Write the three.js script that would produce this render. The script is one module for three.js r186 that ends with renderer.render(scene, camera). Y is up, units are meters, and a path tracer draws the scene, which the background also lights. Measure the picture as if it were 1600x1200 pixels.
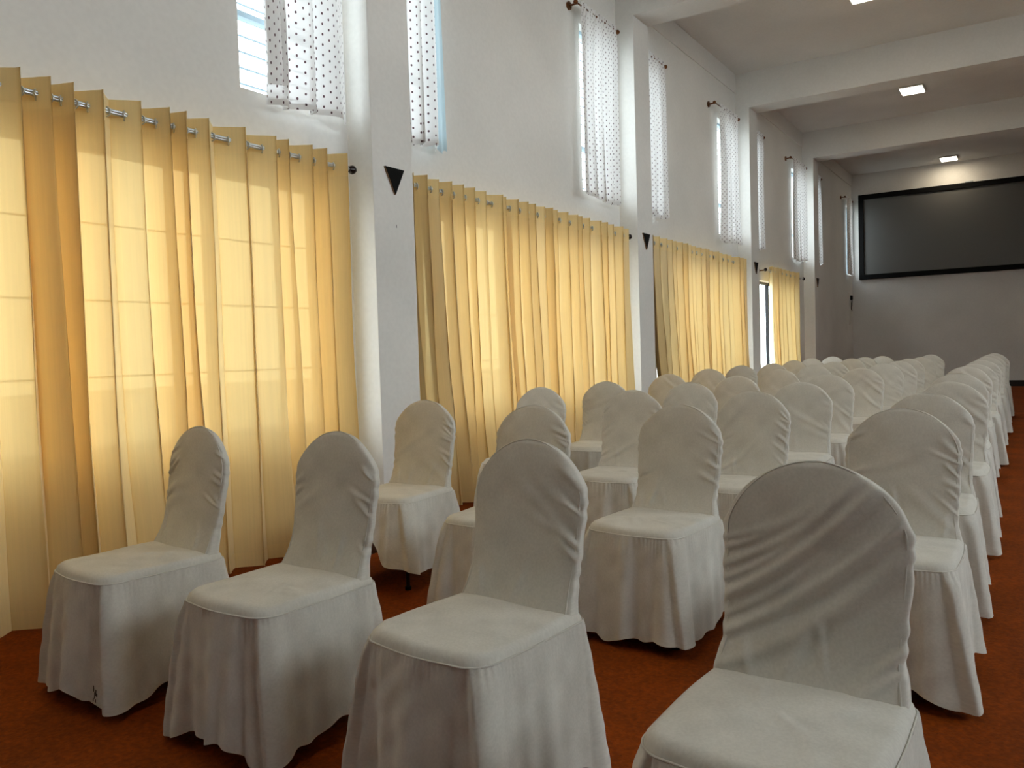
import * as THREE from 'three';
import { RoundedBoxGeometry } from 'three/addons/geometries/RoundedBoxGeometry.js';
import { mergeGeometries } from 'three/addons/utils/BufferGeometryUtils.js';
import { RectAreaLightUniformsLib } from 'three/addons/lights/RectAreaLightUniformsLib.js';

// ---------------------------------------------------------------- camera, sky, exposure
const scene = new THREE.Scene();
const EYE = 1.27;
const camera = new THREE.PerspectiveCamera(2 * Math.atan(600 / 1270.7) * 180 / Math.PI, 4 / 3, 0.05, 200);
camera.position.set(0, EYE, 0);
camera.rotation.set(-0.0410, 0.57294, -0.03004, 'YXZ');
scene.background = new THREE.Color().setRGB(0.83, 0.94, 1.0);   // bright overcast sky
scene.backgroundIntensity = 12.5;
const renderer = new THREE.WebGLRenderer({ antialias: true });
renderer.toneMapping = THREE.LinearToneMapping;
renderer.toneMappingExposure = 0.6;
renderer.shadowMap.enabled = true;
RectAreaLightUniformsLib.init();

// ---------------------------------------------------------------- helpers
function rng(seed) { let a = seed >>> 0; return () => { a = (a + 0x6D2B79F5) | 0; let t = Math.imul(a ^ (a >>> 15), 1 | a); t = (t + Math.imul(t ^ (t >>> 7), 61 | t)) ^ t; return ((t ^ (t >>> 14)) >>> 0) / 4294967296; }; }
const clamp = (x, a, b) => Math.min(b, Math.max(a, x));
const smooth = (a, b, x) => { const t = clamp((x - a) / (b - a), 0, 1); return t * t * (3 - 2 * t); };
const lerp = (a, b, t) => a + (b - a) * t;
const taken = {};
function numbered(name) { const n = taken[name] = (taken[name] ?? -1) + 1; return n ? `${name}_${String(n).padStart(3, '0')}` : name; }
function shade(o) { o.castShadow = true; o.receiveShadow = true; return o; }
function part(name, geometry, material, parent, label) {
  const m = shade(new THREE.Mesh(geometry, material)); m.name = name; parent.add(m);
  if (label) m.userData.label = label;
  return m;
}
function thing(name, label, category, [x, y, z] = [0, 0, 0], turn = 0, group, kind) {
  const g = new THREE.Group(); g.name = numbered(name); g.position.set(x, y, z); g.rotation.y = turn; scene.add(g);
  g.userData = { label, category }; if (group) g.userData.group = group; if (kind) g.userData.kind = kind;
  return g;
}
function solid(name, geometry, material, label, category, group, kind) {
  const m = shade(new THREE.Mesh(geometry, material)); m.name = numbered(name); scene.add(m);
  m.userData = { label, category }; if (group) m.userData.group = group; if (kind) m.userData.kind = kind;
  return m;
}
function boxGeo(x0, x1, y0, y1, z0, z1) { const g = new THREE.BoxGeometry(x1 - x0, y1 - y0, z1 - z0); g.translate((x0 + x1) / 2, (y0 + y1) / 2, (z0 + z1) / 2); return g; }
function roundBox(x0, x1, y0, y1, z0, z1, r) { const g = new RoundedBoxGeometry(x1 - x0, y1 - y0, z1 - z0, 2, r); g.translate((x0 + x1) / 2, (y0 + y1) / 2, (z0 + z1) / 2); return g; }
function rodGeo(a, b, r, n = 12) { const A = new THREE.Vector3(...a), B = new THREE.Vector3(...b), L = A.distanceTo(B); const g = new THREE.CylinderGeometry(r, r, L, n); g.applyQuaternion(new THREE.Quaternion().setFromUnitVectors(new THREE.Vector3(0, 1, 0), B.clone().sub(A).normalize())); g.translate(...A.clone().add(B).multiplyScalar(0.5).toArray()); return g; }
// grid of points -> indexed geometry; closed joins the last column to the first
function sheet(cols, rows, fn, closed = false, uvScale = [1, 1]) {
  const pos = [], uv = [], idx = [], nc = closed ? cols + 1 : cols;
  for (let j = 0; j < rows; j++) for (let i = 0; i < nc; i++) {
    const p = fn(closed ? (i % cols) / cols : i / (cols - 1), j / (rows - 1), i, j);
    pos.push(p[0], p[1], p[2]); uv.push((p[3] ?? i / nc) * uvScale[0], (p[4] ?? j / rows) * uvScale[1]);
  }
  for (let j = 0; j < rows - 1; j++) for (let i = 0; i < nc - 1; i++) { const a = j * nc + i, b = a + 1, c = a + nc, d = c + 1; idx.push(a, b, d, a, d, c); }
  const g = new THREE.BufferGeometry();
  g.setAttribute('position', new THREE.Float32BufferAttribute(pos, 3)); g.setAttribute('uv', new THREE.Float32BufferAttribute(uv, 2)); g.setIndex(idx);
  g.computeVertexNormals();
  if (closed) { const n = g.attributes.normal; for (let j = 0; j < rows; j++) { const a = j * nc, b = a + nc - 1; const v = new THREE.Vector3(n.getX(a) + n.getX(b), n.getY(a) + n.getY(b), n.getZ(a) + n.getZ(b)).normalize(); n.setXYZ(a, v.x, v.y, v.z); n.setXYZ(b, v.x, v.y, v.z); } }
  return g;
}
// periodic value noise for textures
function noiseTile(size, cells, seed) {
  const r = rng(seed), L = Array.from({ length: cells * cells }, () => r()), out = new Float32Array(size * size);
  for (let y = 0; y < size; y++) for (let x = 0; x < size; x++) {
    const fx = x / size * cells, fy = y / size * cells, x0 = fx | 0, y0 = fy | 0, u = fx - x0, v = fy - y0, su = u * u * (3 - 2 * u), sv = v * v * (3 - 2 * v);
    const q = (i, j) => L[((y0 + j) % cells) * cells + (x0 + i) % cells];
    out[y * size + x] = lerp(lerp(q(0, 0), q(1, 0), su), lerp(q(0, 1), q(1, 1), su), sv);
  }
  return out;
}
function texture(size, fn, srgb, metres) {
  const d = new Uint8Array(size * size * 4);
  for (let i = 0; i < size * size; i++) { const c = fn(i % size, (i / size) | 0, i); d[i * 4] = clamp(c[0], 0, 255); d[i * 4 + 1] = clamp(c[1], 0, 255); d[i * 4 + 2] = clamp(c[2], 0, 255); d[i * 4 + 3] = 255; }
  const t = new THREE.DataTexture(d, size, size, THREE.RGBAFormat); t.wrapS = t.wrapT = THREE.RepeatWrapping; t.magFilter = THREE.LinearFilter; t.minFilter = THREE.LinearFilter;
  if (srgb) t.colorSpace = THREE.SRGBColorSpace;
  t.repeat.set(1 / metres, 1 / metres); t.needsUpdate = true;
  return t;
}
// uv in metres on flat, axis-aligned geometry
function metricUV(g) {
  const p = g.attributes.position, n = g.attributes.normal, uv = g.attributes.uv;
  for (let i = 0; i < p.count; i++) { const ax = Math.abs(n.getX(i)), ay = Math.abs(n.getY(i)), az = Math.abs(n.getZ(i)); if (ay >= ax && ay >= az) uv.setXY(i, p.getX(i), p.getZ(i)); else if (ax >= az) uv.setXY(i, p.getZ(i), p.getY(i)); else uv.setXY(i, p.getX(i), p.getY(i)); }
  return g;
}

// ---------------------------------------------------------------- materials
const n1 = noiseTile(256, 8, 11), n2 = noiseTile(256, 32, 12), n3 = noiseTile(256, 128, 13), n4 = noiseTile(256, 4, 14);
const plasterMap = texture(256, (x, y, i) => { const v = 226 + 10 * (n4[i] - 0.5) + 6 * (n1[i] - 0.5) + 5 * (n3[i] - 0.5); return [v, v - 3, v - 9]; }, true, 2.6);
const floorMap = texture(512, (() => { const a = noiseTile(512, 8, 21), b = noiseTile(512, 128, 22), c = noiseTile(512, 256, 23), r = rng(5); return (x, y, i) => { let k = 0.9 + 0.16 * (a[i] - 0.5) + 0.16 * (b[i] - 0.5) + 0.14 * (c[i] - 0.5); if (r() < 0.0006) k *= 0.45; return [138 * k, 60 * k, 2 * k]; }; })(), true, 1.7);
const floorBump = texture(256, (x, y, i) => { const v = 255 * (0.3 * n2[i] + 0.7 * n3[i]); return [v, v, v]; }, false, 0.35);
const weaveBump = texture(256, (x, y, i) => { const v = 128 + 50 * Math.sin(x * Math.PI / 2) * Math.sin(y * Math.PI / 2) + 70 * (n3[i] - 0.5); return [v, v, v]; }, false, 0.12);
const clothMap = texture(256, (x, y, i) => { const v = 212 + 12 * (n1[i] - 0.5) + 10 * (n3[i] - 0.5); return [v, v - 5, v - 16]; }, true, 0.5);
const streak = (() => { const r = rng(77), a = Array.from({ length: 256 }, () => r()); return (x, k) => a[(x * k) & 255]; })();
const satinMap = texture(256, (x, y, i) => { const k = 0.985 + 0.02 * (streak(x, 1) - 0.5) + 0.012 * (n3[((y >> 5) * 256) + x] - 0.5); return [246 * k, 217 * k, 154 * k]; }, true, 0.4);
const dotMap = texture(128, (x, y) => { const dot = (cx, cy) => { let dx = Math.abs(x - cx), dy = Math.abs(y - cy); dx = Math.min(dx, 128 - dx); dy = Math.min(dy, 128 - dy); return (dx / 9) ** 2 + (dy / 17) ** 2 < 1; }; return dot(32, 32) || dot(96, 96) ? [92, 66, 72] : [238, 236, 234]; }, true, 0.07);

const M = {
  wall: new THREE.MeshStandardMaterial({ map: plasterMap, roughness: 0.75 }),
  floor: new THREE.MeshPhysicalMaterial({ map: floorMap, roughness: 0.85, specularIntensity: 0.25, bumpMap: floorBump, bumpScale: 0.0012 }),
  cover: new THREE.MeshPhysicalMaterial({ map: clothMap, roughness: 0.92, bumpMap: weaveBump, bumpScale: 0.0004, specularIntensity: 0.3 }),
  seam: new THREE.MeshStandardMaterial({ color: 0xe6e2da, roughness: 0.9 }),
  leg: new THREE.MeshStandardMaterial({ color: 0x17130f, roughness: 0.45, metalness: 0.4 }),
  satin: new THREE.MeshPhysicalMaterial({ map: satinMap, roughness: 0.9, transmission: 0.21, thickness: 0, clearcoat: 0.6, clearcoatRoughness: 0.36 }),
  satinDouble: new THREE.MeshPhysicalMaterial({ map: satinMap, roughness: 0.97, transmission: 0.1, thickness: 0, clearcoat: 0.25, clearcoatRoughness: 0.42 }),
  dotted: new THREE.MeshPhysicalMaterial({ map: dotMap, roughness: 0.93, transmission: 0.24, thickness: 0 }),
  sheer: new THREE.MeshPhysicalMaterial({ color: 0xbccfd6, roughness: 0.95, transmission: 0.3, thickness: 0 }),
  steel: new THREE.MeshStandardMaterial({ color: 0xc9ced0, roughness: 0.32, metalness: 0.85 }),
  brass: new THREE.MeshStandardMaterial({ color: 0x6d3f16, roughness: 0.35, metalness: 0.55 }),
  finial: new THREE.MeshStandardMaterial({ color: 0x1c0f0a, roughness: 0.2, metalness: 0.3 }),
  black: new THREE.MeshPhysicalMaterial({ color: 0x040404, roughness: 0.7, specularIntensity: 0.3 }),
  ply: new THREE.MeshStandardMaterial({ color: 0x8a6a4c, roughness: 0.7 }),
  frame: new THREE.MeshStandardMaterial({ color: 0x17181d, roughness: 0.4, metalness: 0.4 }),
  paleFrame: new THREE.MeshStandardMaterial({ color: 0x9fb6c4, roughness: 0.5 }),
  glass: new THREE.MeshPhysicalMaterial({ color: 0xffffff, roughness: 0.0, transmission: 1, thickness: 0, ior: 1.45 }),
  screen: new THREE.MeshStandardMaterial({ color: 0x5c5b58, roughness: 0.45 }),
  plastic: new THREE.MeshStandardMaterial({ color: 0xd8d6cf, roughness: 0.5 }),
  lamp: new THREE.MeshStandardMaterial({ color: 0xffffff, emissive: new THREE.Color(1, 0.93, 0.78), emissiveIntensity: 9, roughness: 0.4 }),
  skirting: new THREE.MeshStandardMaterial({ color: 0x140b08, roughness: 0.4 }),
  ground: new THREE.MeshStandardMaterial({ color: 0xb4b2ac, roughness: 1 }),
  smudge: new THREE.MeshStandardMaterial({ color: 0x5a534a, roughness: 0.95 }),
  stain: new THREE.MeshStandardMaterial({ color: 0x9d7f52, roughness: 0.9 }),
};

// ---------------------------------------------------------------- room shell
const XI = -4.0, XW = -4.23, XR = 5.35, XRI = 5.12, ZB = -23.95, ZF = 5.3, CEIL = 5.77, BEAM = 5.195, PW = 0.45;
const PIL = [4.84, 0.2, -4.44, -9.08, -13.72, -18.36];     // face of each pilaster turned to the entrance
const T = 0.24;
solid('ground', boxGeo(-45, 45, -0.5, -0.3, -60, 45), M.ground, 'pale ground outside around the hall', 'ground', null, 'structure');
solid('floor', metricUV(boxGeo(XW - T, XR + T, -0.3, 0, ZB - T, ZF + T)), M.floor, 'orange brown floor of the hall with dark specks', 'floor', null, 'structure');

// openings [z0, z1, y0, y1] (z0 > z1)
const lowerOpen = [[-0.5, -4.22, 0.76, 2.47], [-4.95, -8.85, 0.76, 2.47], [-9.57, -13.45, 0.76, 2.47], [-14.55, -17.3, 0.0, 2.42]];
const upperOpen = [];
for (const p of [-4.44, -9.08, -13.72, -18.36, -23.95]) upperOpen.push(p < -20 ? [p + 0.78, p + 0.12, 3.03, 4.86] : [p + 0.95, p + 0.1, p > -5 ? 2.99 : 3.03, 4.86]);
for (const p of [-0.25, -4.89, -9.53, -14.17, -18.81]) upperOpen.push([p - 0.06, p - 0.72, 3.03, 4.86]);
function wallGeo(openings, z0, z1, x0, x1) {          // slab between x0 and x1 with real openings
  const s = new THREE.Shape([new THREE.Vector2(z0, -0.05), new THREE.Vector2(z1, -0.05), new THREE.Vector2(z1, CEIL + 0.05), new THREE.Vector2(z0, CEIL + 0.05)]);
  for (const [a, b, c, d] of openings) { const lo = Math.min(a, b), hi = Math.max(a, b); s.holes.push(new THREE.Path([new THREE.Vector2(lo, c), new THREE.Vector2(hi, c), new THREE.Vector2(hi, d), new THREE.Vector2(lo, d)])); }
  const g = new THREE.ExtrudeGeometry(s, { depth: x1 - x0, bevelEnabled: false });
  g.rotateY(-Math.PI / 2);                              // shape x -> world z, extrusion -> -x
  g.translate(x1, 0, 0);
  return metricUV(g);
}
const wallLeft = solid('wall_left', wallGeo([...lowerOpen, ...upperOpen], ZB - T, ZF + T, XW - T, XW), M.wall, 'white plastered window wall with pilasters', 'wall', null, 'structure');
const rightOpen = [[-0.45, -4.25, 2.9, 5.1], [-5.05, -8.9, 2.9, 5.1], [-9.7, -11.4, 2.9, 5.1]];
const wallRight = solid('wall_right', wallGeo(rightOpen, ZB - T, ZF + T, XR, XR + T), M.wall, 'white plastered wall with windows across the hall', 'wall', null, 'structure');
solid('wall_back', metricUV(boxGeo(XW, XR, -0.05, CEIL + 0.05, ZB - T, ZB)), M.wall, 'pale end wall carrying the wide dark screen', 'wall', null, 'structure');
solid('wall_front', metricUV(boxGeo(XW, XR, -0.05, CEIL + 0.05, ZF, ZF + T)), M.wall, 'white wall closing the hall opposite the screen', 'wall', null, 'structure');
const ceiling = solid('ceiling', metricUV(boxGeo(XW - T, XR + T, CEIL, CEIL + 0.25, ZB - T, ZF + T)), M.wall, 'white flat ceiling between deep cross beams', 'ceiling', null, 'structure');
for (const z of PIL) {
  part('pilaster', metricUV(roundBox(XW - 0.02, XI, -0.02, CEIL, z - PW, z, 0.006)), M.wall, wallLeft);
  part('pilaster', metricUV(roundBox(XRI, XR + 0.02, -0.02, CEIL, z - PW, z, 0.006)), M.wall, wallRight);
  part('ceiling_beam', metricUV(roundBox(XI - 0.05, XRI + 0.05, BEAM, CEIL + 0.02, z - PW + 0.002, z - 0.002, 0.006)), M.wall, ceiling);
}
{ // shallow band along the head of each bay of the window wall
  const edges = [...PIL.map((z) => [z - PW, z]), [ZB, ZB]];
  for (let i = 0; i < edges.length - 1; i++) part('wall_band', metricUV(boxGeo(XW - 0.01, XW + 0.014, 5.46, CEIL + 0.01, edges[i + 1][1] - 0.01, edges[i][0] + 0.01)), M.wall, wallLeft);
}
solid('baseboard_back', boxGeo(XW, XR, 0, 0.15, ZB, ZB + 0.02), M.skirting, 'dark skirting board under the end wall', 'baseboard', null, 'structure');
// brown stains on the first pilaster
{
  const blob = (y, z, ry, rz, seed) => { const r = rng(seed), s = new THREE.Shape(); for (let i = 0; i <= 14; i++) { const a = i / 14 * Math.PI * 2, k = 0.75 + 0.4 * r(); s[i ? 'lineTo' : 'moveTo'](Math.cos(a) * rz * k, Math.sin(a) * ry * k); } const g = new THREE.ExtrudeGeometry(s, { depth: 0.0008, bevelEnabled: false }); g.rotateY(Math.PI / 2); g.translate(XI, y, z); return g; };
  part('stain', mergeGeometries([blob(0.81, -4.70, 0.03, 0.02, 3), blob(0.70, -4.695, 0.09, 0.004, 4), blob(0.745, -4.645, 0.017, 0.008, 5), blob(0.71, -4.645, 0.022, 0.003, 6)]), M.stain, wallLeft, 'brown drip stain on the plaster');
  part('scuff', blob(2.22, -4.68, 0.013, 0.003, 9), M.leg, wallLeft, 'small dark scuff on the plaster');
}

// ---------------------------------------------------------------- windows
let windowCount = 0;
function makeWindow([z0, z1, y0, y1], wallX, out, dark, opts = {}) {       // frame, panes and bars in the depth of the wall
  const g = new THREE.Group(); g.name = `window_${++windowCount}`; scene.add(g);
  g.userData = { kind: 'structure', label: opts.label, category: 'window' };
  const hi = Math.max(z0, z1), lo = Math.min(z0, z1), x = wallX + out * 0.13, f = opts.f ?? 0.045, m = dark ? M.frame : M.paleFrame;
  g.position.set(x, y0, (hi + lo) / 2);
  const w = hi - lo, h = y1 - y0, n = opts.panels ?? 1, bars = [];
  bars.push(boxGeo(-0.03, 0.03, 0, f, -w / 2, w / 2), boxGeo(-0.03, 0.03, h - f, h, -w / 2, w / 2));
  for (let i = 0; i <= n; i++) { const c = -w / 2 + w * i / n, a = clamp(c - f / 2, -w / 2, w / 2 - f); bars.push(boxGeo(-0.03, 0.03, 0, h, a, a + f)); }
  if (opts.transom) bars.push(boxGeo(-0.03, 0.03, opts.transom - f / 2, opts.transom + f / 2, -w / 2, w / 2));
  part('window_frame', mergeGeometries(bars), m, g);
  if (opts.shutter) part('shutter_panel', boxGeo(-0.02, 0.06, 0, h, w / 2 - opts.shutter, w / 2), M.frame, g, 'dark folded shutter at the window edge');
  for (let i = 0; i < n; i++) { const a = -w / 2 + w * i / n, b = a + w / n; const pg = new THREE.PlaneGeometry(b - a - f, h - 0.04); pg.rotateY(Math.PI / 2); pg.translate(0, h / 2, (a + b) / 2); part('pane', pg, M.glass, g); }
  for (let y = opts.step ?? 0.2; y < h - 0.04; y += opts.step ?? 0.2) part('grille_bar', rodGeo([out * 0.07, y, -w / 2], [out * 0.07, y, w / 2], opts.r ?? 0.006, 6), opts.barMat ?? m, g);
  return g;
}
for (const [i, o] of lowerOpen.entries()) makeWindow(o, XW, -1, true, { panels: i === 3 ? 2 : 4, step: i === 3 ? 9 : 0.43, shutter: [0, 0.4, 0.7, 0][i], label: ['wide window behind the gold curtain with the brown finial', 'wide window behind the many-pleated gold curtain between triangle pilasters', 'wide window behind the third gold curtain along the wall', 'tall glazed opening beside the narrow gold curtain'][i] });
for (const [i, o] of upperOpen.entries()) makeWindow(o, XW, -1, false, { panels: 1, transom: 0.52, step: 0.105, r: 0.008, f: 0.035, label: `barred clerestory window behind the dotted curtain ${['before the first triangle pilaster', 'before the second triangle pilaster', 'before the third triangle pilaster', 'before the fourth triangle pilaster', 'beside the dark screen', 'at the open end of the hall', 'past the first triangle pilaster', 'past the second triangle pilaster', 'past the third triangle pilaster', 'past the fourth triangle pilaster'][i]}` });
for (const [i, o] of rightOpen.entries()) makeWindow(o, XR, 1, false, { panels: 4, step: 9, label: `wide clerestory window in the opposite wall, bay ${['one', 'two', 'three', 'four'][i]} from the open end` });

// ---------------------------------------------------------------- gold eyelet curtains
const RODX = -4.075, RODY = 2.585;
function goldCurtain({ peaks, seed, label, rod, leftIn = 0, hem = 0.02, amp = 0.068, rodLabel, bracket }) {
  // peaks: distances of the folds that stand out into the room; fabric runs in waves between them
  const r = rng(seed), n = peaks.length, perWave = 14, cols = (n - 1) * perWave + 1, zMid = -(peaks[0] + peaks[n - 1]) / 2;
  const A = peaks.map(() => 0.62 + 0.75 * r()), ph = peaks.map(() => r() * 6.28), sw = peaks.map(() => (r() - 0.5));
  const g = thing('gold_curtain', label, 'curtain', [RODX, 0, zMid], 0, null);
  const top = RODY + 0.078, headerY = RODY - 0.075;
  const at = (i, y) => {                                      // i in wave units
    const k = clamp(Math.floor(i), 0, n - 2), t = i - k, s = lerp(peaks[k], peaks[k + 1], t), down = clamp((RODY - y) / RODY, 0, 1);
    const a = amp * lerp(A[k], A[k + 1], t) * (1 - 0.18 * down);
    const c = Math.cos(2 * Math.PI * t), shaped = Math.sign(c) * Math.pow(Math.abs(c), 0.8);
    const w = peaks[k + 1] - peaks[k];
    let x = a * shaped + 0.02 * down * Math.sin(ph[k] * (1 - t) + ph[k + 1] * t + 3 * down) + 0.07 * down * down;
    let zz = s - (0.10 + 0.05 * sw[k]) * w * Math.sin(4 * Math.PI * t) + 0.05 * w * Math.sin(2 * Math.PI * t) * sw[k] + 0.10 * w * down * Math.sin(lerp(ph[k], ph[k + 1], t) + 2.2 * down);
    zz += leftIn * Math.pow(down, 2) * Math.pow(1 - i / (n - 1), 2.2);
    x += 0.006 * Math.sin(y * 5 + ph[k] * 2) * down;
    return [x, -zz];
  };
  const hemY = (i) => hem + 0.007 * Math.sin(i * 1.7 + seed) + 0.007 * Math.sin(i * 0.6 + 2);
  const build = (y0f, y1, rows) => sheet(cols, rows, (u, v, ci) => { const i = ci / perWave, y = lerp(y1, y0f(i), v), [x, z] = at(i, y); return [x, y, z - zMid, i * 0.19, y]; });
  part('drape', build((i) => hemY(i), headerY, 64), M.satin, g);
  for (let k = 0; k < n - 1; k++) {                         // doubled cloth where a pleat is folded back on itself
    const w = peaks[k + 1] - peaks[k];
    if (r() > (w < 0.15 ? 0.75 : 0.18)) continue;
    const t0 = 0.45 * r(), t1 = t0 + 0.35 + 0.3 * r();
    part('folded_pleat', sheet(8, 40, (u, v) => { const i = k + lerp(t0, t1, u), y = lerp(headerY, hemY(i) + 0.01, v), [x, z] = at(Math.min(i, n - 1), y); return [x - 0.006, y, z - zMid, i * 0.19, y]; }), M.satin, g);
  }
  part('header_band', build(() => headerY - 0.004, top, 8), M.satinDouble, g);
  part('hem_band', sheet(cols, 4, (u, v, ci) => { const i = ci / perWave, y = hemY(i) + lerp(0.085, -0.002, v), [x, z] = at(i, y); return [x + 0.002, y, z - zMid, i * 0.19, y]; }), M.satinDouble, g);
  const ring = new THREE.TorusGeometry(0.024, 0.0045, 8, 20);
  for (let k = 0; k < n - 1; k++) for (const t of [0.25, 0.75]) { const [x, z] = at(k + t, RODY - 0.006); const e = part('eyelet', ring, M.steel, g); e.position.set(x, RODY - 0.006, z - zMid); e.rotation.y = (t < 0.5 ? 1 : -1) * 0.55; }
  // its rod
  const [za, zb] = rod, q = thing('curtain_rod', rodLabel, 'curtain rod', [RODX, RODY, -(za + zb) / 2]);
  const fl = new THREE.Shape(); for (let i = 0; i <= 40; i++) { const a = i / 40 * Math.PI * 2, rr = 0.0135 + 0.0012 * Math.cos(10 * a); fl[i ? 'lineTo' : 'moveTo'](Math.cos(a) * rr, Math.sin(a) * rr); }
  const tube = new THREE.ExtrudeGeometry(fl, { depth: zb - za, bevelEnabled: false }); tube.translate(0, 0, -(zb - za) / 2);
  part('rod', tube, M.steel, q);
  const fin = new THREE.LatheGeometry([[0, -0.02], [0.013, -0.02], [0.013, 0.0], [0.02, 0.004], [0.02, 0.009], [0.014, 0.013], [0.027, 0.024], [0.032, 0.04], [0.027, 0.056], [0.014, 0.066], [0.008, 0.07], [0.009, 0.078], [0, 0.084]].map(([a, b]) => new THREE.Vector2(a, b)), 20);
  for (const s of [1, -1]) { const f = part('finial', fin, M.finial, q); f.rotation.x = s * Math.PI / 2; f.position.z = s * (zb - za) / 2; }
  for (const s of [1, -1]) {
    const b = part('bracket', mergeGeometries([rodGeo([0, 0, 0], [XW - RODX, 0, 0], 0.011, 10), rodGeo([XW - RODX, 0, 0], [XW - RODX + 0.018, 0, 0], 0.036, 20)]), M.brass, q);
    b.position.z = s * ((zb - za) / 2 - (bracket ?? 0.03));
  }
}
const firstPeaks = []; for (let z = 0.78; z < 1.95; z += 0.17) firstPeaks.push(z);
goldCurtain({ peaks: [...firstPeaks, 2.02, 2.17, 2.28, 2.43, 2.65, 2.81, 2.91, 3.07, 3.32, 3.57, 3.67, 3.86, 3.98, 4.17], seed: 4, rod: [0.62, 4.27], amp: 0.07,
  label: 'widest gold satin eyelet curtain, its rod ending in a dark finial before a triangle pilaster', rodLabel: 'fluted steel rod with dark finial through the widest gold curtain' });
goldCurtain({ peaks: [4.93, 5.06, 5.25, 5.38, 5.55, 5.71, 5.91, 6.13, 6.24, 6.41, 6.58, 6.72, 6.92, 7.02, 7.17, 7.35, 7.57, 7.69, 7.85, 8.09, 8.25, 8.44, 8.65, 8.87], seed: 9, rod: [4.93, 8.96], leftIn: 0.1,
  label: 'gold satin eyelet curtain with slanting edge between first and second triangle pilasters', rodLabel: 'steel rod carrying gold curtain between first and second triangle pilasters' });
goldCurtain({ peaks: [9.6, 9.79, 10.04, 10.22, 10.38, 10.56, 10.72, 10.93, 11.13, 11.32, 11.53, 11.67, 11.86, 12.05, 12.27, 12.5, 12.74, 13.03, 13.23, 13.4], seed: 15, rod: [9.57, 13.5], leftIn: 0.3,
  label: 'gold satin eyelet curtain between second and third triangle pilasters', rodLabel: 'steel rod carrying gold curtain between second and third triangle pilasters' });
goldCurtain({ peaks: [15.12, 15.3, 15.44, 15.71, 15.99, 16.33, 16.63, 16.94], seed: 23, rod: [14.86, 17.62], bracket: 0.05,
  label: 'narrow gold eyelet curtain beside the bright open gap near the screen end', rodLabel: 'steel rod with brown bracket over the narrow gold curtain' });

// ---------------------------------------------------------------- dotted clerestory curtains
const UPX = -4.115, UPY = 4.965;
function dottedCurtain({ z0, z1, seed, label, rodLabel, folds = 5, hem = 3.0, narrow = 0, shift = 0, open = 0, bareRod = 0, lining = false, flip = false }) {
  const r = rng(seed), zm = -(z0 + z1) / 2, w = z1 - z0, ph = [r() * 6, r() * 6, r() * 6], cols = 96, rows = 48, top = UPY + 0.045;
  const g = thing('dotted_curtain', label, 'curtain', [UPX, 0, zm]);
  const at = (u, y) => {
    const down = clamp((UPY - y) / (UPY - hem), 0, 1), head = smooth(UPY - 0.12, UPY + 0.04, y);
    const big = 0.045 * Math.sin(u * folds * 6.283 + ph[0] + 0.6 * Math.sin(3 * u + ph[1])) * (0.35 + 0.65 * down) * (1 - head);
    const small = 0.010 * Math.sin(u * folds * 3.1 * 6.283 + ph[2]) * (head + 0.25 * (1 - down));
    const belly = 0.02 * Math.sin(down * 3.0) * Math.sin(u * 3 + ph[1]);
    const pinch = 1 - narrow * Math.sin(down * Math.PI * 0.9);
    let zz = (u - 0.5) * w * pinch + shift * down;
    zz += open * Math.pow(1 - u, 3) * (1 - Math.abs(down - 0.9) * 0.9) + (0.2 * w / folds) * Math.sin(u * folds * 6.283 + ph[0] + 1.2) * (0.3 + 0.7 * down) * Math.sin(Math.PI * u);
    return [big + small + belly + 0.035 * down * Math.sin(u * 2.4 + ph[0]) * 0.6 + 0.01, -zz];
  };
  const hy = (u) => hem - 0.02 + 0.012 * Math.sin(u * folds * 6.283 + ph[1]) + 0.015 * Math.sin(u * 5 + ph[0]);
  part('drape', sheet(cols, rows, (u, v) => { const y = lerp(top, hy(u), v), [x, z] = at(u, y); return [x, y, z, u * w * 1.35, y]; }), M.dotted, g);
  part('hem_band', sheet(cols, 4, (u, v) => { const y = lerp(hy(u) + 0.04, hy(u) - 0.001, v), [x, z] = at(u, y); return [x + 0.002, y, z, u * w * 1.35, y]; }), M.dotted, g);
  if (flip) part('turned_edge', sheet(16, 40, (u, v) => { const y = lerp(top - 0.05, hem + 0.10, v), ed = at(0.02, y), k = Math.pow(v, 0.8); return [ed[0] + 0.015 + 0.05 * Math.sin(u * 3.0), y, ed[1] - u * (0.03 + 0.12 * k) * 1.0 - 0.01 + 0.02 * v, u * 0.2, y]; }), M.dotted, g);
  if (lining) part('lining', sheet(24, 30, (u, v) => { const y = lerp(top - 0.02, hem - 0.02 + 0.02 * Math.sin(u * 9), v); return [-0.02 + 0.012 * Math.sin(u * 12 + v * 2), y, -(w * 0.5 - 0.02 + u * 0.13 + 0.02 * v), u, y]; }), M.sheer, g, 'plain pale blue lining strip');
  const a = z0 - 0.06 - bareRod, b = z1 + 0.05, q = thing('curtain_rod', rodLabel, 'curtain rod', [UPX, UPY, -(a + b) / 2]);
  part('rod', rodGeo([0, 0, -(b - a) / 2], [0, 0, (b - a) / 2], 0.009, 12), M.brass, q);
  for (const s of [1, -1]) {
    const f = part('finial', new THREE.SphereGeometry(0.026, 16, 12), M.brass, q); f.position.z = s * ((b - a) / 2 + 0.012);
    const br = part('bracket', mergeGeometries([rodGeo([0, 0, 0], [XW - UPX, 0, 0], 0.011, 10), rodGeo([XW - UPX, 0, 0], [XW - UPX + 0.02, 0, 0], 0.045, 20)]), M.brass, q); br.position.z = s * ((b - a) / 2 - 0.03);
  }
}
const dl = (t) => `white dotted curtain ${t}`;
const rl = (t) => `short brown curtain rod ${t}`;
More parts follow.
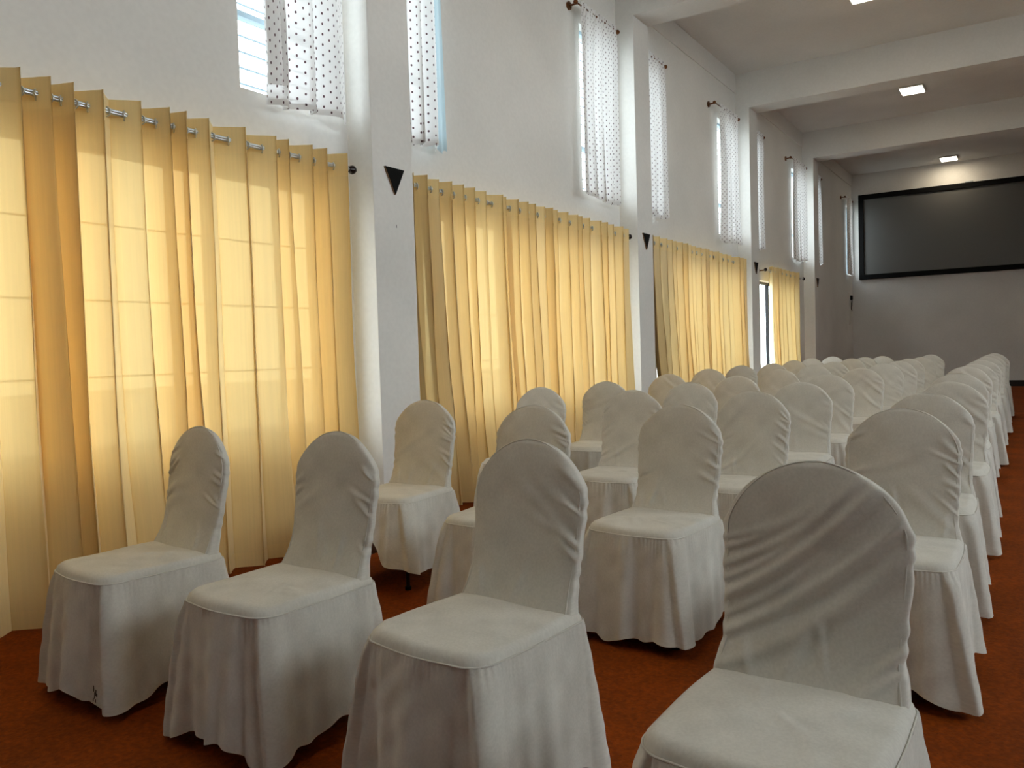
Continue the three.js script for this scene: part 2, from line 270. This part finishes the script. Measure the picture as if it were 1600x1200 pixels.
dottedCurtain({ z0: 3.55, z1: 4.33, seed: 3, folds: 3, hem: 2.93, open: 0.10, flip: true, label: dl('drawn half aside over barred clerestory window above the widest gold curtain'), rodLabel: rl('over the half-bared clerestory window above the widest gold curtain') });
dottedCurtain({ z0: 4.9, z1: 5.37, seed: 5, folds: 3, hem: 2.95, lining: true, label: dl('with pale blue lining strip just past the first triangle pilaster'), rodLabel: rl('just past the first triangle pilaster') });
dottedCurtain({ z0: 7.93, z1: 8.83, seed: 8, folds: 4, hem: 2.95, narrow: 0.06, shift: -0.06, label: dl('hanging clear of the wall just before the second triangle pilaster'), rodLabel: rl('just before the second triangle pilaster') });
dottedCurtain({ z0: 9.55, z1: 10.3, seed: 12, folds: 3, hem: 2.98, label: dl('just past the second triangle pilaster'), rodLabel: rl('just past the second triangle pilaster') });
dottedCurtain({ z0: 12.55, z1: 13.45, seed: 17, folds: 4, hem: 2.91, narrow: 0.05, bareRod: 0.16, shift: 0.04, label: dl('just before the third triangle pilaster, window edge bare'), rodLabel: rl('just before the third triangle pilaster') });
dottedCurtain({ z0: 14.2, z1: 14.93, seed: 21, folds: 3, hem: 2.95, narrow: 0.1, label: dl('just past the third triangle pilaster'), rodLabel: rl('just past the third triangle pilaster') });
dottedCurtain({ z0: 17.1, z1: 18.15, seed: 26, folds: 4, hem: 2.98, bareRod: 0.12, narrow: 0.05, label: dl('just before the fourth triangle pilaster, above the narrow gold curtain'), rodLabel: rl('just before the fourth triangle pilaster') });
dottedCurtain({ z0: 18.85, z1: 19.6, seed: 31, folds: 3, hem: 3.03, narrow: 0.2, label: dl('just past the fourth triangle pilaster'), rodLabel: rl('just past the fourth triangle pilaster') });
dottedCurtain({ z0: 22.6, z1: 23.35, seed: 35, folds: 3, hem: 3.02, bareRod: 0.1, shift: -0.02, label: dl('beside the wide dark screen in the far corner'), rodLabel: rl('beside the wide dark screen in the far corner') });

// ---------------------------------------------------------------- black triangles on the pilasters
{
  const ord = ['first', 'second', 'third', 'fourth'];
  PIL.slice(2).forEach((z, i) => {
    const g = thing('triangle_ornament', `black downward triangle on the ${ord[i]} pilaster ${['past the widest gold curtain', 'along the window wall', 'before the narrow gold curtain', 'next to the screen end'][i]}`, 'ornament', [XI, 2.45, z - PW / 2], 0, 'black triangles on the pilasters');
    const s = new THREE.Shape([new THREE.Vector2(-0.105, 0.194), new THREE.Vector2(0, 0), new THREE.Vector2(0.105, 0.194)]);
    const a = new THREE.ExtrudeGeometry(s, { depth: 0.014, bevelEnabled: false }); a.rotateY(Math.PI / 2); part('board', a, M.ply, g);
    const b = new THREE.ExtrudeGeometry(s, { depth: 0.004, bevelEnabled: false }); b.rotateY(Math.PI / 2); b.translate(0.014, 0, 0); part('face', b, M.black, g);
  });
}

// ---------------------------------------------------------------- screen on the end wall
{
  const x0 = -4.04, x1 = 0.16, y0 = 2.91, y1 = 5.19, g = thing('display_screen', 'wide dark grey screen in a black frame on the end wall', 'screen', [(x0 + x1) / 2, y0, ZB]);
  const w = x1 - x0, h = y1 - y0, f = 0.13;
  part('panel', boxGeo(-w / 2 + 0.02, w / 2 - 0.02, 0.02, h - 0.02, 0, 0.07), M.screen, g);
  for (const [n, b] of [['frame_rail', [-w / 2, w / 2, 0, f]], ['frame_rail', [-w / 2, w / 2, h - f, h]], ['frame_stile', [-w / 2, -w / 2 + f, f, h - f]], ['frame_stile', [w / 2 - f, w / 2, f, h - f]]]) part(n, roundBox(b[0], b[1], b[2], b[3], 0, 0.11, 0.008), M.black, g);
  part('sensor', roundBox(0.44, 0.62, h - 0.01, h + 0.035, 0.02, 0.09, 0.008), M.steel, g);
}
{ // switch board in the far corner of the window wall
  const g = thing('switch_board', 'small wall socket board with black plugs and cable under the far dotted curtain', 'switch board', [XW, 1.68, -23.55]);
  part('plate', roundBox(0, 0.02, 0.5, 0.86, -0.14, 0.14, 0.006), M.plastic, g);
  part('plate', roundBox(0, 0.015, 0, 0.42, -0.14, 0.14, 0.006), M.plastic, g);
  part('plug', roundBox(0.02, 0.07, 0.68, 0.8, -0.02, 0.08, 0.01), M.black, g); part('plug', roundBox(0.02, 0.06, 0.70, 0.8, -0.12, -0.05, 0.01), M.black, g);
  part('switch', roundBox(0.02, 0.04, 0.53, 0.62, -0.12, -0.06, 0.006), M.black, g);
  part('cable', new THREE.TubeGeometry(new THREE.CatmullRomCurve3([[0.06, 0.72, 0.03], [0.07, 0.6, 0.12], [0.05, 0.46, 0.08], [0.04, 0.4, -0.06]].map((p) => new THREE.Vector3(...p))), 24, 0.012, 6), M.black, g);
}

// ---------------------------------------------------------------- ceiling panels
function ceilingLight(x, z, label) {
  const g = thing('ceiling_light', label, 'ceiling light', [x, CEIL, z], 0, 'square ceiling panels');
  part('housing', roundBox(-0.2, 0.2, -0.035, 0, -0.24, 0.24, 0.008), M.plastic, g);
  part('diffuser', roundBox(-0.18, 0.18, -0.05, -0.034, -0.22, 0.22, 0.006), M.lamp, g);
  const l = new THREE.RectAreaLight(new THREE.Color(1, 0.84, 0.6), 45, 0.34, 0.42); l.name = 'panel_light'; l.position.set(0, -0.053, 0); l.rotation.x = -Math.PI / 2; g.add(l);
}
ceilingLight(-1.85, -11.55, 'lit ceiling panel between the second and third triangle pilasters');
ceilingLight(-1.86, -16.46, 'lit ceiling panel between the third and fourth triangle pilasters');
ceilingLight(-1.82, -23.3, 'lit ceiling panel close above the wide dark screen');
ceilingLight(-1.85, -6.7, 'lit ceiling panel between the first and second triangle pilasters');
ceilingLight(-1.85, -2.1, 'lit ceiling panel over the chair row opposite the widest gold curtain');

// ---------------------------------------------------------------- covered banquet chairs
// local frame: origin on the floor under the crown of the backrest, +z towards the sitter's knees
const HW = 0.222, FRONT = 0.53, BACK = 0.04;
function planOutline(q) {              // q in 0..1 round the seat, from the middle of the back over +x and the front; returns [x, z, nx, nz]
  const rf = 0.08, rb = 0.03, segs = [], w = HW;
  const add = (len, fn) => segs.push([len, fn]);
  add(w - rb, (t) => [t * (w - rb), BACK, 0, -1]);
  add(rb * 1.571, (t) => { const a = t * 1.5708; return [w - rb + rb * Math.sin(a), BACK + rb - rb * Math.cos(a), Math.sin(a), -Math.cos(a)]; });
  const sl = FRONT - rf - BACK - rb;
  add(sl, (t) => [w + 0.006 * Math.sin(t * 3.14), BACK + rb + t * sl, 1, 0]);
  add(rf * 1.571, (t) => { const a = t * 1.5708; return [w - rf + rf * Math.cos(a), FRONT - rf + rf * Math.sin(a), Math.cos(a), Math.sin(a)]; });
  add(w - rf, (t) => [(w - rf) * (1 - t), FRONT + 0.014 * Math.sin(t * 1.5708), 0, 1]);
  const half = segs.reduce((s, a) => s + a[0], 0), mirror = q > 0.5; let d = (mirror ? 1 - q : q) * 2 * half;
  let k = 0; while (k < segs.length - 1 && d > segs[k][0]) { d -= segs[k][0]; k++; }
  const p = segs[k][1](clamp(d / segs[k][0], 0, 1));
  return mirror ? [-p[0], p[1], -p[2], p[3], half] : [...p, half];
}
const CORNER = (() => { let best = 0, bd = 1e9; for (let q = 0; q < 0.5; q += 0.001) { const p = planOutline(q), d = Math.abs(p[2] - p[3]) + (p[3] < 0 ? 9 : 0); if (d < bd) { bd = d; best = q; } } return best; })();

function makeStrokes(seed, o) {        // creases on the backrest: [x, y, direction, length, width, height, bend]
  const r = rng(seed), out = [];
  for (let i = 0; i < (o.edge ?? 8); i++) { const side = r() < (o.sideBias ?? 0.7) ? 1 : -1, y = 0.55 + 0.33 * r(); out.push([side * 0.2, y, side > 0 ? Math.PI - 0.35 - 0.5 * r() : 0.35 + 0.5 * r(), 0.05 + 0.07 * r(), 0.006 + 0.006 * r(), 0.003 + 0.0035 * r(), 0]); }
  for (let i = 0; i < (o.long ?? 3); i++) { const s = o.dir ?? (r() < 0.5 ? 1 : -1), y = 0.5 + 0.3 * r(); out.push([-s * 0.19, y, s > 0 ? 0.35 + 0.5 * r() : Math.PI - 0.35 - 0.5 * r(), 0.16 + 0.2 * r(), 0.012 + 0.012 * r(), (o.longAmp ?? 0.004) * (0.6 + 0.6 * r()), (r() - 0.3) * 1.6 * s]); }
  for (let i = 0; i < (o.low ?? 3); i++) out.push([(r() - 0.5) * 0.34, 0.5 + 0.06 * r(), 1.2 + 0.8 * r(), 0.07 + 0.08 * r(), 0.009 + 0.008 * r(), 0.003 + 0.003 * r(), 0]);
  return out.concat(o.extra ?? []);
}
function strokeHeight(strokes, x, y) {
  let h = 0;
  for (const [sx, sy, a, len, wd, amp, bend] of strokes) {
    const c = Math.cos(a), s = Math.sin(a), dx = x - sx, dy = y - sy, t = (dx * c + dy * s) / len;
    if (t < -0.25 || t > 1.25) continue;
    const d = (-dx * s + dy * c) - bend * len * 0.25 * t * t;
    const e = d / (wd * (0.7 + 0.6 * clamp(t, 0, 1)));
    if (Math.abs(e) < 3.2) h += amp * (Math.exp(-e * e) - 0.45 * Math.exp(-(e + 1.6) * (e + 1.6))) * smooth(-0.2, 0.12, t) * (1 - smooth(0.45, 1.2, t));
  }
  return h;
}
function backProfile(y) {              // [half width, front z, back z] of the covered backrest at height y
  const w = y > 0.84 ? 0.214 : lerp(0.202, 0.214, smooth(0.55, 0.84, y)) + 0.014 * (1 - smooth(0.47, 0.58, y));
  const web = 0.045 * Math.pow(clamp((0.66 - y) / 0.17, 0, 1), 2), q = 0.84 - y, lean = 0.095 * (q + Math.sqrt(q * q + 0.006));
  return [w, 0.020 + lean + web, -0.022 + lean];
}
const ringPoint = (y, k, lift, a) => {   // point of the backrest's ring at angle a; k narrows the ring towards the crown
  const [w, zf, zb] = backProfile(y), c = Math.cos(a), ca = Math.sign(c) * c * c, sa = Math.sign(Math.sin(a)) * Math.sqrt(Math.max(0, 1 - ca * ca));   // even spacing across the front
  const mid = lerp((zf + zb) / 2, -0.006, lift * 0.6), ht = (zf - zb) / 2 * Math.pow(clamp(k / 0.35, 0, 1), 0.5) * (1 - 0.25 * lift);
  return [w * k * Math.sign(ca) * Math.pow(Math.abs(ca), 0.5), mid + ht * Math.sign(sa) * Math.pow(Math.abs(sa), 0.4), w, ca, sa];
};
function chairGeometry(seed, o = {}) {
  const r = rng(seed), hi = o.detail ?? 1, ring = hi ? 176 : 72, dome = hi ? 40 : 16, lowRows = hi ? 76 : 26;
  const strokes = makeStrokes(seed + 100, o), out = {}, ph = Array.from({ length: 12 }, () => r() * 6.283);
  const Y0 = 0.475, YS = 0.825, H = (o.top ?? 0.99) - YS;
  // backrest: rings stacked from the seat to the crown
  const rows = lowRows + dome;
  out.backrest = sheet(ring, rows, (u, v, i, j) => {
    let y, k = 1, lift = 0;
    if (j < lowRows) y = lerp(Y0, YS, j / (lowRows - 1)); else { const th = (j - lowRows + 1) / dome * Math.PI / 2; y = YS + H * Math.pow(Math.sin(th), 1.25); k = Math.cos(th); lift = Math.pow((y - YS) / H, 2); }
    let [x, z, w, ca, sa] = ringPoint(y, k, lift, u * Math.PI * 2);
    const rim = Math.abs(x) / (w + 1e-6);
    if (sa > 0) { z += strokeHeight(strokes, x, y) * smooth(0.02, 0.25, k) + 0.012 * (1 - rim * rim) * smooth(0.5, 0.66, y) * (1 - lift) - 0.012 * lift; z += 0.0025 * Math.sin(x * 17 + ph[0]) * Math.sin(y * 14 + ph[1]); }
    else z -= 0.004 * Math.sin(x * 22 + ph[2]) * (1 - k * 0.2) * 0.6;
    x += 0.0022 * Math.sin(y * 95 + ph[3] + 2 * Math.sin(y * 31)) * smooth(0.8, 1, Math.abs(ca)) * Math.sign(ca);
    return [x, y, z, x + (sa < 0 ? 1 : 0), y];
  }, true);
  // welt along the front rim of the backrest
  const pts = []; const N = hi ? 60 : 26;
  for (let i = 0; i <= N; i++) { const t = i / N * 2 - 1, s = Math.sign(t) || 1, q = Math.abs(t); let y, k; if (q > 0.42) { y = lerp(YS, 0.495, (q - 0.42) / 0.58); k = 1; } else { const th = (1 - q / 0.42) * Math.PI / 2; y = YS + H * Math.pow(Math.sin(th), 1.25); k = Math.cos(th); } const p = ringPoint(y, k, k < 1 ? Math.pow((y - YS) / H, 2) : 0, 0.36); pts.push(new THREE.Vector3(s * p[0], y, p[1] - (k < 1 ? 0.010 * Math.pow((y - YS) / H, 2) : 0))); }
  out.piping = new THREE.TubeGeometry(new THREE.CatmullRomCurve3(pts), N * 2, 0.0026, 5);
  // seat pad
  const sr = hi ? 26 : 12, sc = hi ? 144 : 64, sst = Array.from({ length: 7 }, () => [(r() - 0.5) * 0.36, 0.1 + 0.34 * r(), r() * 3.14, 0.06 + 0.12 * r(), 0.01 + 0.012 * r(), 0.0012 + 0.0022 * r(), 0]);
  out.seat = sheet(sc, sr, (u, v) => {
    const [ox, oz] = planOutline(1 - u), cz = 0.27, rr = v, edge = clamp((v - 0.9) / 0.1, 0, 1), s = rr <= 0.9 ? rr : 0.9 + 0.1 * Math.sin(edge * 1.5708);
    const x = ox * s, z = cz + (oz - cz) * s;
    const y = 0.500 + 0.010 * (1 - rr * rr) - 0.028 * (1 - Math.cos(edge * 1.5708)) + strokeHeight(sst, x, z) * (1 - edge) + 0.002 * Math.sin(x * 20 + ph[4]) * Math.sin(z * 16 + ph[5]);
    return [x, y, z, x, z];
  }, true);
  // gathered skirt
  const kc = hi ? 400 : 150, kr = hi ? 40 : 16, nf = 7 + Math.floor(r() * 3), hemBase = o.hem ?? 0.045;
  const foldAt = (q) => 0.6 * Math.sin(q * nf * 6.283 + ph[6] + 1.3 * Math.sin(q * 12.57 + ph[7])) + 0.4 * Math.sin(q * (nf * 2 + 3) * 6.283 + ph[8] + 1.1 * Math.sin(q * 18.85 + ph[3])) + 0.25 * Math.sin(q * 5 * 6.283 + ph[9]);
  const pleat = (q, v) => { let p = 0; for (const c of [CORNER, 1 - CORNER]) { const d = (q - c) * (c < 0.5 ? 1 : -1) + 0.008 * v; if (d > -0.05 && d < 0.012) p += 0.026 * smooth(0, 0.12, v) * smooth(-0.05, 0.008, d) * (0.5 + 0.9 * v) * (1 - smooth(0.006, 0.012, d)); else if (d >= 0.012 && d < 0.05) p -= 0.006 * (1 - smooth(0.012, 0.05, d)); } return p; };
  out.skirt = sheet(kc, kr, (u, v) => {
    const q = 1 - u, [ox, oz, nx, nz, half] = planOutline(q), front = smooth(0.1, 0.9, nz), back = smooth(0.1, 0.9, -nz), cornerness = Math.pow(Math.abs(nx * nz) * 2, 1.2);
    const hemY = hemBase + 0.016 * Math.sin(q * 4 * 6.283 + ph[10]) + 0.010 * Math.sin(q * 9 * 6.283 + ph[11]) - 0.018 * cornerness;
    let hem = Math.max(0.014, hemY);
    if (o.tuck) { const d = (ox - o.tuck[0]) / o.tuck[1]; hem = Math.max(hem, hemBase + (0.17 * Math.exp(-d * d) * front + 0.05 * front) ); }
    const y = lerp(0.474, hem, v), gather = 0.0017 * Math.sin(q * 88 * 6.283 + 5 * Math.sin(q * 44 + ph[2])) * (1 - smooth(0.02, 0.22 + 0.12 * Math.sin(q * 70 + ph[5]), v)) * (0.25 + 0.75 * front);
    const fl = (0.004 + (0.024 + 0.022 * front + 0.03 * cornerness + 0.035 * back) * Math.pow(v, 0.85)) * (o.flare ?? 1);
    const amp = (0.0015 + 0.018 * Math.pow(v, 0.85)) * (0.55 + 0.6 * front - 0.25 * back);
    const off = fl + amp * foldAt(q) + gather + pleat(q, v) + 0.0012 * Math.sin(y * 60 + q * 90);
    return [ox + nx * off, y, oz + nz * off, q * 2 * half * 1.2, y];
  }, true);
  // seam where skirt meets seat
  const loop = []; const nn = hi ? 110 : 48; for (let i = 0; i < nn; i++) { const [x, z, nx, nz] = planOutline(1 - i / nn); loop.push(new THREE.Vector3(x + nx * 0.002, 0.4735, z + nz * 0.002)); }
  out.seam = new THREE.TubeGeometry(new THREE.CatmullRomCurve3(loop, true), nn * 2, 0.003, 5, true);
  // hem edge
  return out;
}
const legGeo = new THREE.CylinderGeometry(0.013, 0.011, 0.44, 10); legGeo.translate(0, 0.22, 0);
const footGeo = new THREE.CylinderGeometry(0.017, 0.017, 0.018, 12); footGeo.translate(0, 0.009, 0);
function makeChair(g, geo) {
  part('backrest_cover', geo.backrest, M.cover, g); part('piping', geo.piping, M.cover, g);
  part('seat_cover', geo.seat, M.cover, g); part('skirt', geo.skirt, M.cover, g); part('seam', geo.seam, M.cover, g);
  for (const [x, z] of [[-0.185, 0.47], [0.185, 0.47], [-0.185, 0.07], [0.185, 0.07]]) { const l = part('leg', legGeo, M.leg, g, 'dark metal leg'); l.position.set(x, 0, z); part('rubber_foot', footGeo, M.black, l); }
  return g;
}
const nth = ['first', 'second', 'third', 'fourth', 'fifth', 'sixth', 'seventh', 'eighth', 'ninth', 'tenth', 'eleventh'];
// [row from the screen end (10 = first), column from the curtain wall, x, z of the crown, turn]
const rowsOf = [
  [[-2.96, -2.15, -0.1], [-3.06, -3.78, 0.06], [-3.12, -5.23, 0], [-3.01, -6.11, 0.05], [-3.04, -7.56, 0], [-3.14, -9.02, 0.04], [-3.25, -10.6, 0], [-3.03, -11.3, 0.03], [-3.14, -12.9, 0], [-3.19, -14.3, 0.04], [-3.05, -15.3, 0]],
  [[-2.17, -2.16, -0.05], [-2.15, -3.52, 0.03], [-2.2, -4.85, 0.02], [-2.18, -5.83, 0], [-2.25, -7.2, -0.03], [-2.29, -8.8, 0], [-2.25, -10.21, 0.03], [-2.3, -11.55, 0], [-2.4, -13.4, 0], [-2.34, -14.2, 0.05], [-2.22, -15.2, 0]],
  [[-1.335, -2.16, -0.1], [-1.42, -3.66, -0.08], [-1.4, -4.78, 0.02], [-1.4, -5.94, 0], [-1.48, -7.2, 0.02], [-1.48, -8.78, 0], [-1.49, -10.3, 0.03], [-1.45, -11.2, 0], [-1.52, -12.7, 0.02], [-1.46, -13.6, 0], [-1.49, -15.3, 0]],
  [[-0.435, -1.96, -0.04], [-0.455, -3.6, 0], [-0.47, -4.64, 0.03], [-0.46, -5.84, 0], [-0.51, -7.1, 0.02], [-0.55, -8.7, 0], [-0.54, -9.75, 0.03], [-0.56, -11.4, 0], [-0.56, -12.7, 0.03], [-0.58, -14.1, 0], [-0.56, -15.1, 0]],
];
const diag = []; { const r = rng(91); for (const [y, a, l, wd, h] of [[0.51, 0.24, 0.40, 0.020, 0.009], [0.575, 0.32, 0.46, 0.014, 0.008], [0.615, 0.30, 0.30, 0.010, 0.005], [0.66, 0.36, 0.44, 0.017, 0.010], [0.70, 0.30, 0.26, 0.010, 0.005], [0.735, 0.26, 0.34, 0.013, 0.006], [0.775, 0.16, 0.22, 0.011, 0.005], [0.80, 0.05, 0.14, 0.009, 0.004]]) diag.push([-0.205, y, a + 0.14, l * 1.35, wd, h, 0.9 + 0.3 * r()]); diag.push([0.2, 0.60, Math.PI + 0.75, 0.26, 0.014, 0.006, 0.3], [0.2, 0.56, Math.PI + 0.6, 0.22, 0.012, 0.005, 0.3]); }
const nearGeo = {
  '0,0': [31, { edge: 12, long: 2, longAmp: 0.003, flare: 0.85, hem: 0.055 }], '1,0': [32, { edge: 7, long: 1, longAmp: 0.002, flare: 0.8, hem: 0.055 }], '2,0': [33, { edge: 7, long: 3, dir: -1, longAmp: 0.0035, flare: 0.85, hem: 0.055 }],
  '3,0': [34, { edge: 0, long: 0, low: 4, extra: diag }], '0,1': [35, { edge: 8, long: 2, tuck: [0.02, 0.07], hem: 0.09 }], '1,1': [36, { edge: 6, long: 2 }],
  '2,1': [37, { edge: 8, long: 1, longAmp: 0.002, low: 5 }], '3,1': [38, { edge: 9, long: 2, low: 4, flare: 1.1 }], '2,2': [39, { edge: 9, long: 4, dir: 1 }], '1,2': [40, { edge: 9, long: 3, dir: 1 }],
};
const midGeo = [51, 52, 53, 54, 55, 56].map((s, i) => chairGeometry(s, { detail: 0, edge: 7 + i, long: 2 + (i % 3), longAmp: 0.005, top: 0.985 + 0.004 * (i % 3) }));
const looks = { '0,0': 'with smudged hem ', '2,0': 'with broad smooth backrest ', '3,0': 'with deep diagonal creases ', '0,1': 'with hem tucked up ' };
for (let row = 0; row < 11; row++) for (let c = 0; c < 4; c++) {
  const [x, z, turn] = rowsOf[c][row], key = `${c},${row}`, spec = nearGeo[key];
  const g = thing('banquet_chair', `white covered chair ${looks[key] ?? ''}${nth[c]} from curtain wall, row ${['eleven', 'ten', 'nine', 'eight', 'seven', 'six', 'five', 'four', 'three', 'two', 'one'][row]} from screen`, 'chair', [x, 0, z], turn, 'covered chairs in rows');
  const made = makeChair(g, spec ? chairGeometry(...spec) : midGeo[(c * 7 + row * 3 + (row >> 1)) % midGeo.length]);
  if (key === '0,0') {                                      // grey scuff low on the front corner of this skirt
    const sk = made.children.find((m) => m.name === 'skirt').geometry, p = sk.attributes.position, nc = 401, r = rng(8), pos = [], put = (i, j) => { const a = j * nc + i, dx = p.getX(a), dz = p.getZ(a) - 0.27, l = Math.hypot(dx, dz); pos.push(dx + dx / l * 0.0025, p.getY(a), p.getZ(a) + dz / l * 0.0025); };
    let c0 = 0, best = 9; for (let i = 0; i < 400; i++) { const a = 35 * nc + i, d = Math.abs(p.getX(a) - 0.17) + (p.getZ(a) < 0.5 ? 9 : 0); if (d < best) { best = d; c0 = i; } }
    for (let j = 33; j < 38; j++) for (let i = c0 - 3; i < c0 + 4; i++) if (r() < 0.42 - 0.09 * Math.abs(i - c0)) { put(i, j); put(i + 1, j); put(i + 1, j + 1); put(i, j); put(i + 1, j + 1); put(i, j + 1); }
    const sg = new THREE.BufferGeometry(); sg.setAttribute('position', new THREE.Float32BufferAttribute(pos, 3)); sg.setAttribute('uv', new THREE.Float32BufferAttribute(new Float32Array(pos.length / 3 * 2), 2)); sg.computeVertexNormals();
    part('smudge', sg, M.smudge, g, 'grey scuff mark on the hem');
  }
}
renderer.render(scene, camera);
